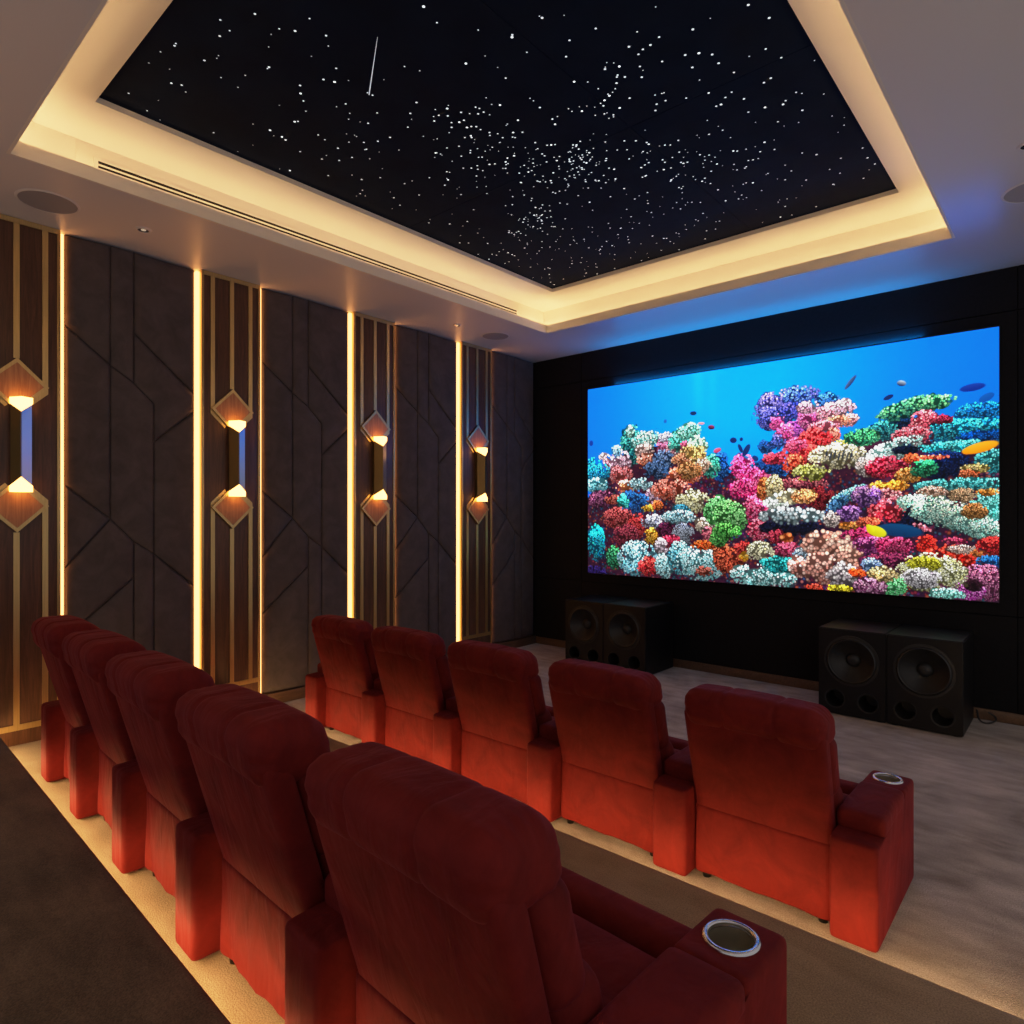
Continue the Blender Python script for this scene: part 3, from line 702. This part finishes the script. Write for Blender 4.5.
def d_skirt(p):
    x, y, z = p
    b = (.17-z)/.34
    fold = .010*math.sin(x*17+2*z)+.007*math.sin(x*41+1.3+z*9)+.012*gauss(abs(x)-BW+.05, .03)*math.sin(z*16)
    if y < 0: y += fold*(.15+.35*b)-.006
    return (x, y, z)
me_skirt = rbox('lower_panel', M_velvet, (BW-.006, .030, .190), .022, 20, d_skirt, (0, .075+YS, .215))
def d_seat(p):
    x, y, z = p
    if z > 0: z += .025*max(0, 1-(x/BW)**2)*max(0, 1-(y/.24)**2)-.010*gauss(y-.02, .012)
    return (x, y, z)
me_seat = rbox('seat_cushion', M_velvet, (BW-.003, .235, .075), .05, 16, d_seat, (0, .44, .375))
def d_foot(p):
    x, y, z = p
    if z > 0 or y > 0:
        k = .008*gauss(x-.12, .012)+.008*gauss(x+.12, .012); z -= k*(z > 0); y -= k*(y > 0)
    return (x, y, z)
me_foot = rbox('footrest', M_velvet, (BW-.004, .078, .185), .06, 16, d_foot, (0, .765, .285))
# arm: upholstered box with a raised block at the front for the cup holder
bm = bmesh.new()
prism(bm, [(0, .012), (0, .492), (.56, .500), (.575, .568), (.83, .560), (.83, .012)], 'x', -AW, AW)
bmesh.ops.bevel(bm, geom=bm.edges[:], offset=.026, segments=5, profile=.6, affect='EDGES', clamp_overlap=True)
bmesh.ops.triangulate(bm, faces=[f for f in bm.faces if len(f.verts) > 4])
me_arm = finish(bm, 'armrest', M_velvet, True, 60)
CY, CR = .705, .062
bm = bmesh.new(); lathe(bm, [(0, .10), (CR, .10), (CR, -.085), (0, -.085)], 40, Matrix.Translation((0, CY, .565)))
me_arm = boolean(me_arm, bm)
me_arm.polygons.foreach_set('use_smooth', [True]*len(me_arm.polygons)); me_arm.set_sharp_from_angle(angle=math.radians(50))
def d_pad(p):
    x, y, z = p
    if z > 0: z += .008*max(0, 1-(x/.1)**2)*max(0, 1-(y/.23)**2)
    if z < 0: z *= .9-.25*(y/.23)
    return (x*1.015, y, z)
me_pad = rbox('arm_pad', M_velvet, (AW+.001, .225, .050), .030, 14, d_pad, (0, .350, .530))
bm = bmesh.new(); lathe(bm, [(CR*.93, -.005), (CR*.95, .006), (CR*1.03, .010), (CR*1.16, .008), (CR*1.22, .001), (CR*1.18, -.004)], 48, Matrix.Translation((0, CY, .5645)))
me_ring = finish(bm, 'cup_holder', M_steel, True, 60)
bm = bmesh.new(); lathe(bm, [(CR*.94, .006), (CR*.93, -.04), (CR*.90, -.078), (CR*.8, -.083), (0, -.083)], 48, Matrix.Translation((0, CY, .5645)))
me_bowl = finish(bm, 'cup_lining', M_cupin, True, 60)
me_base = boxes('base_frame', M_blackmetal, [(-BW+.02, BW-.02, .10, .66, .06, .30)], .01)
bm = bmesh.new(); lathe(bm, [(0, 0), (.022, 0), (.024, .02), (.016, .03), (.016, .075), (0, .075)], 16)
me_leg = finish(bm, 'foot', M_blackmetal, True, 40)
def arm(t, s, parts):
    a = link('armrest', me_arm, t, (s*PITCH/2, 0, 0)); link('arm_pad', me_pad, a)
    link('cup_holder', me_ring, a)['label'] = 'round steel cup holder rim'
    link('cup_lining', me_bowl, a)['label'] = 'dark metal inside of the cup holder'
def recliner(x, y, z, label, group, left=False, rz=0, sx=1.0, sz=1.0, sy=1.0):
    t = empty('recliner', (x, y, z), rz); tag(t, label, 'armchair', group)
    t.scale = (sx, sy, sz)
    for nm, m in (('back_panel', me_back), ('headrest', me_roll), ('back_cushion', me_up), ('lumbar_cushion', me_lum),
                  ('lower_panel', me_skirt), ('seat_cushion', me_seat), ('footrest', me_foot), ('base_frame', me_base)):
        link(nm, m, t)
    arm(t, 1, None)
    if left: arm(t, -1, None)
    for a in (-1, 1):
        for b in (.13, .62):
            link('foot', me_leg, t, (a*(BW-.06), b, 0))
    return t
XA = -.80
ords = ['leftmost', 'second from the left', 'middle', 'fourth from the left', 'rightmost']
# seat boundaries (arm centres) of the two rows, left to right
FB = [-5.40, -4.51, -3.599, -2.666, -1.733, -.80]
NB = [-5.36, -4.57, -3.72, -2.80, -1.83, -.79]
NY = [1.185, 1.16, 1.125, 1.09, 1.06]
for i in range(5):
    recliner((FB[i]+FB[i+1])/2, 3.27, 0, 'red velvet recliner, %s seat of the front row closer to the screen' % ords[i],
             'front row of red velvet recliners', i == 0, 0, (FB[i+1]-FB[i])/PITCH*.997)
for i in range(5):
    recliner((NB[i]+NB[i+1])/2, NY[i], Z1, 'red velvet recliner, %s seat of the nearer row on the raised platform' % ords[i],
             'nearer row of red velvet recliners', i == 0, math.radians(-2), (NB[i+1]-NB[i])/PITCH*.985, 1.075, 1.12)

# ------------------------------------------------------------------ world and colour
w = bpy.data.worlds.new('world'); bpy.context.scene.world = w; w.use_nodes = True
w.node_tree.nodes['Background'].inputs[0].default_value = (1.0, .91, .89, 1)
w.node_tree.nodes['Background'].inputs[1].default_value = .33
sc = bpy.context.scene
sc.view_settings.view_transform = 'Standard'
sc.view_settings.exposure = 0
sc.cycles.use_denoising = True
sc.cycles.max_bounces = 8; sc.cycles.diffuse_bounces = 5
sc.cycles.sample_clamp_indirect = 6

# camera response: a soft shoulder instead of hard clipping
vs_ = sc.view_settings
vs_.use_curve_mapping = True
cmap = vs_.curve_mapping
cmap.white_level = (4, 4, 4)
cv = cmap.curves[3]
PTS = [(0, 0), (.0625, .26), (.125, .49), (.2, .70), (.325, .86), (.55, .95), (1, 1)]
while len(cv.points) < len(PTS): cv.points.new(.5, .5)
for p, q in zip(cv.points, PTS): p.location = q; p.handle_type = 'AUTO_CLAMPED'
cmap.update()
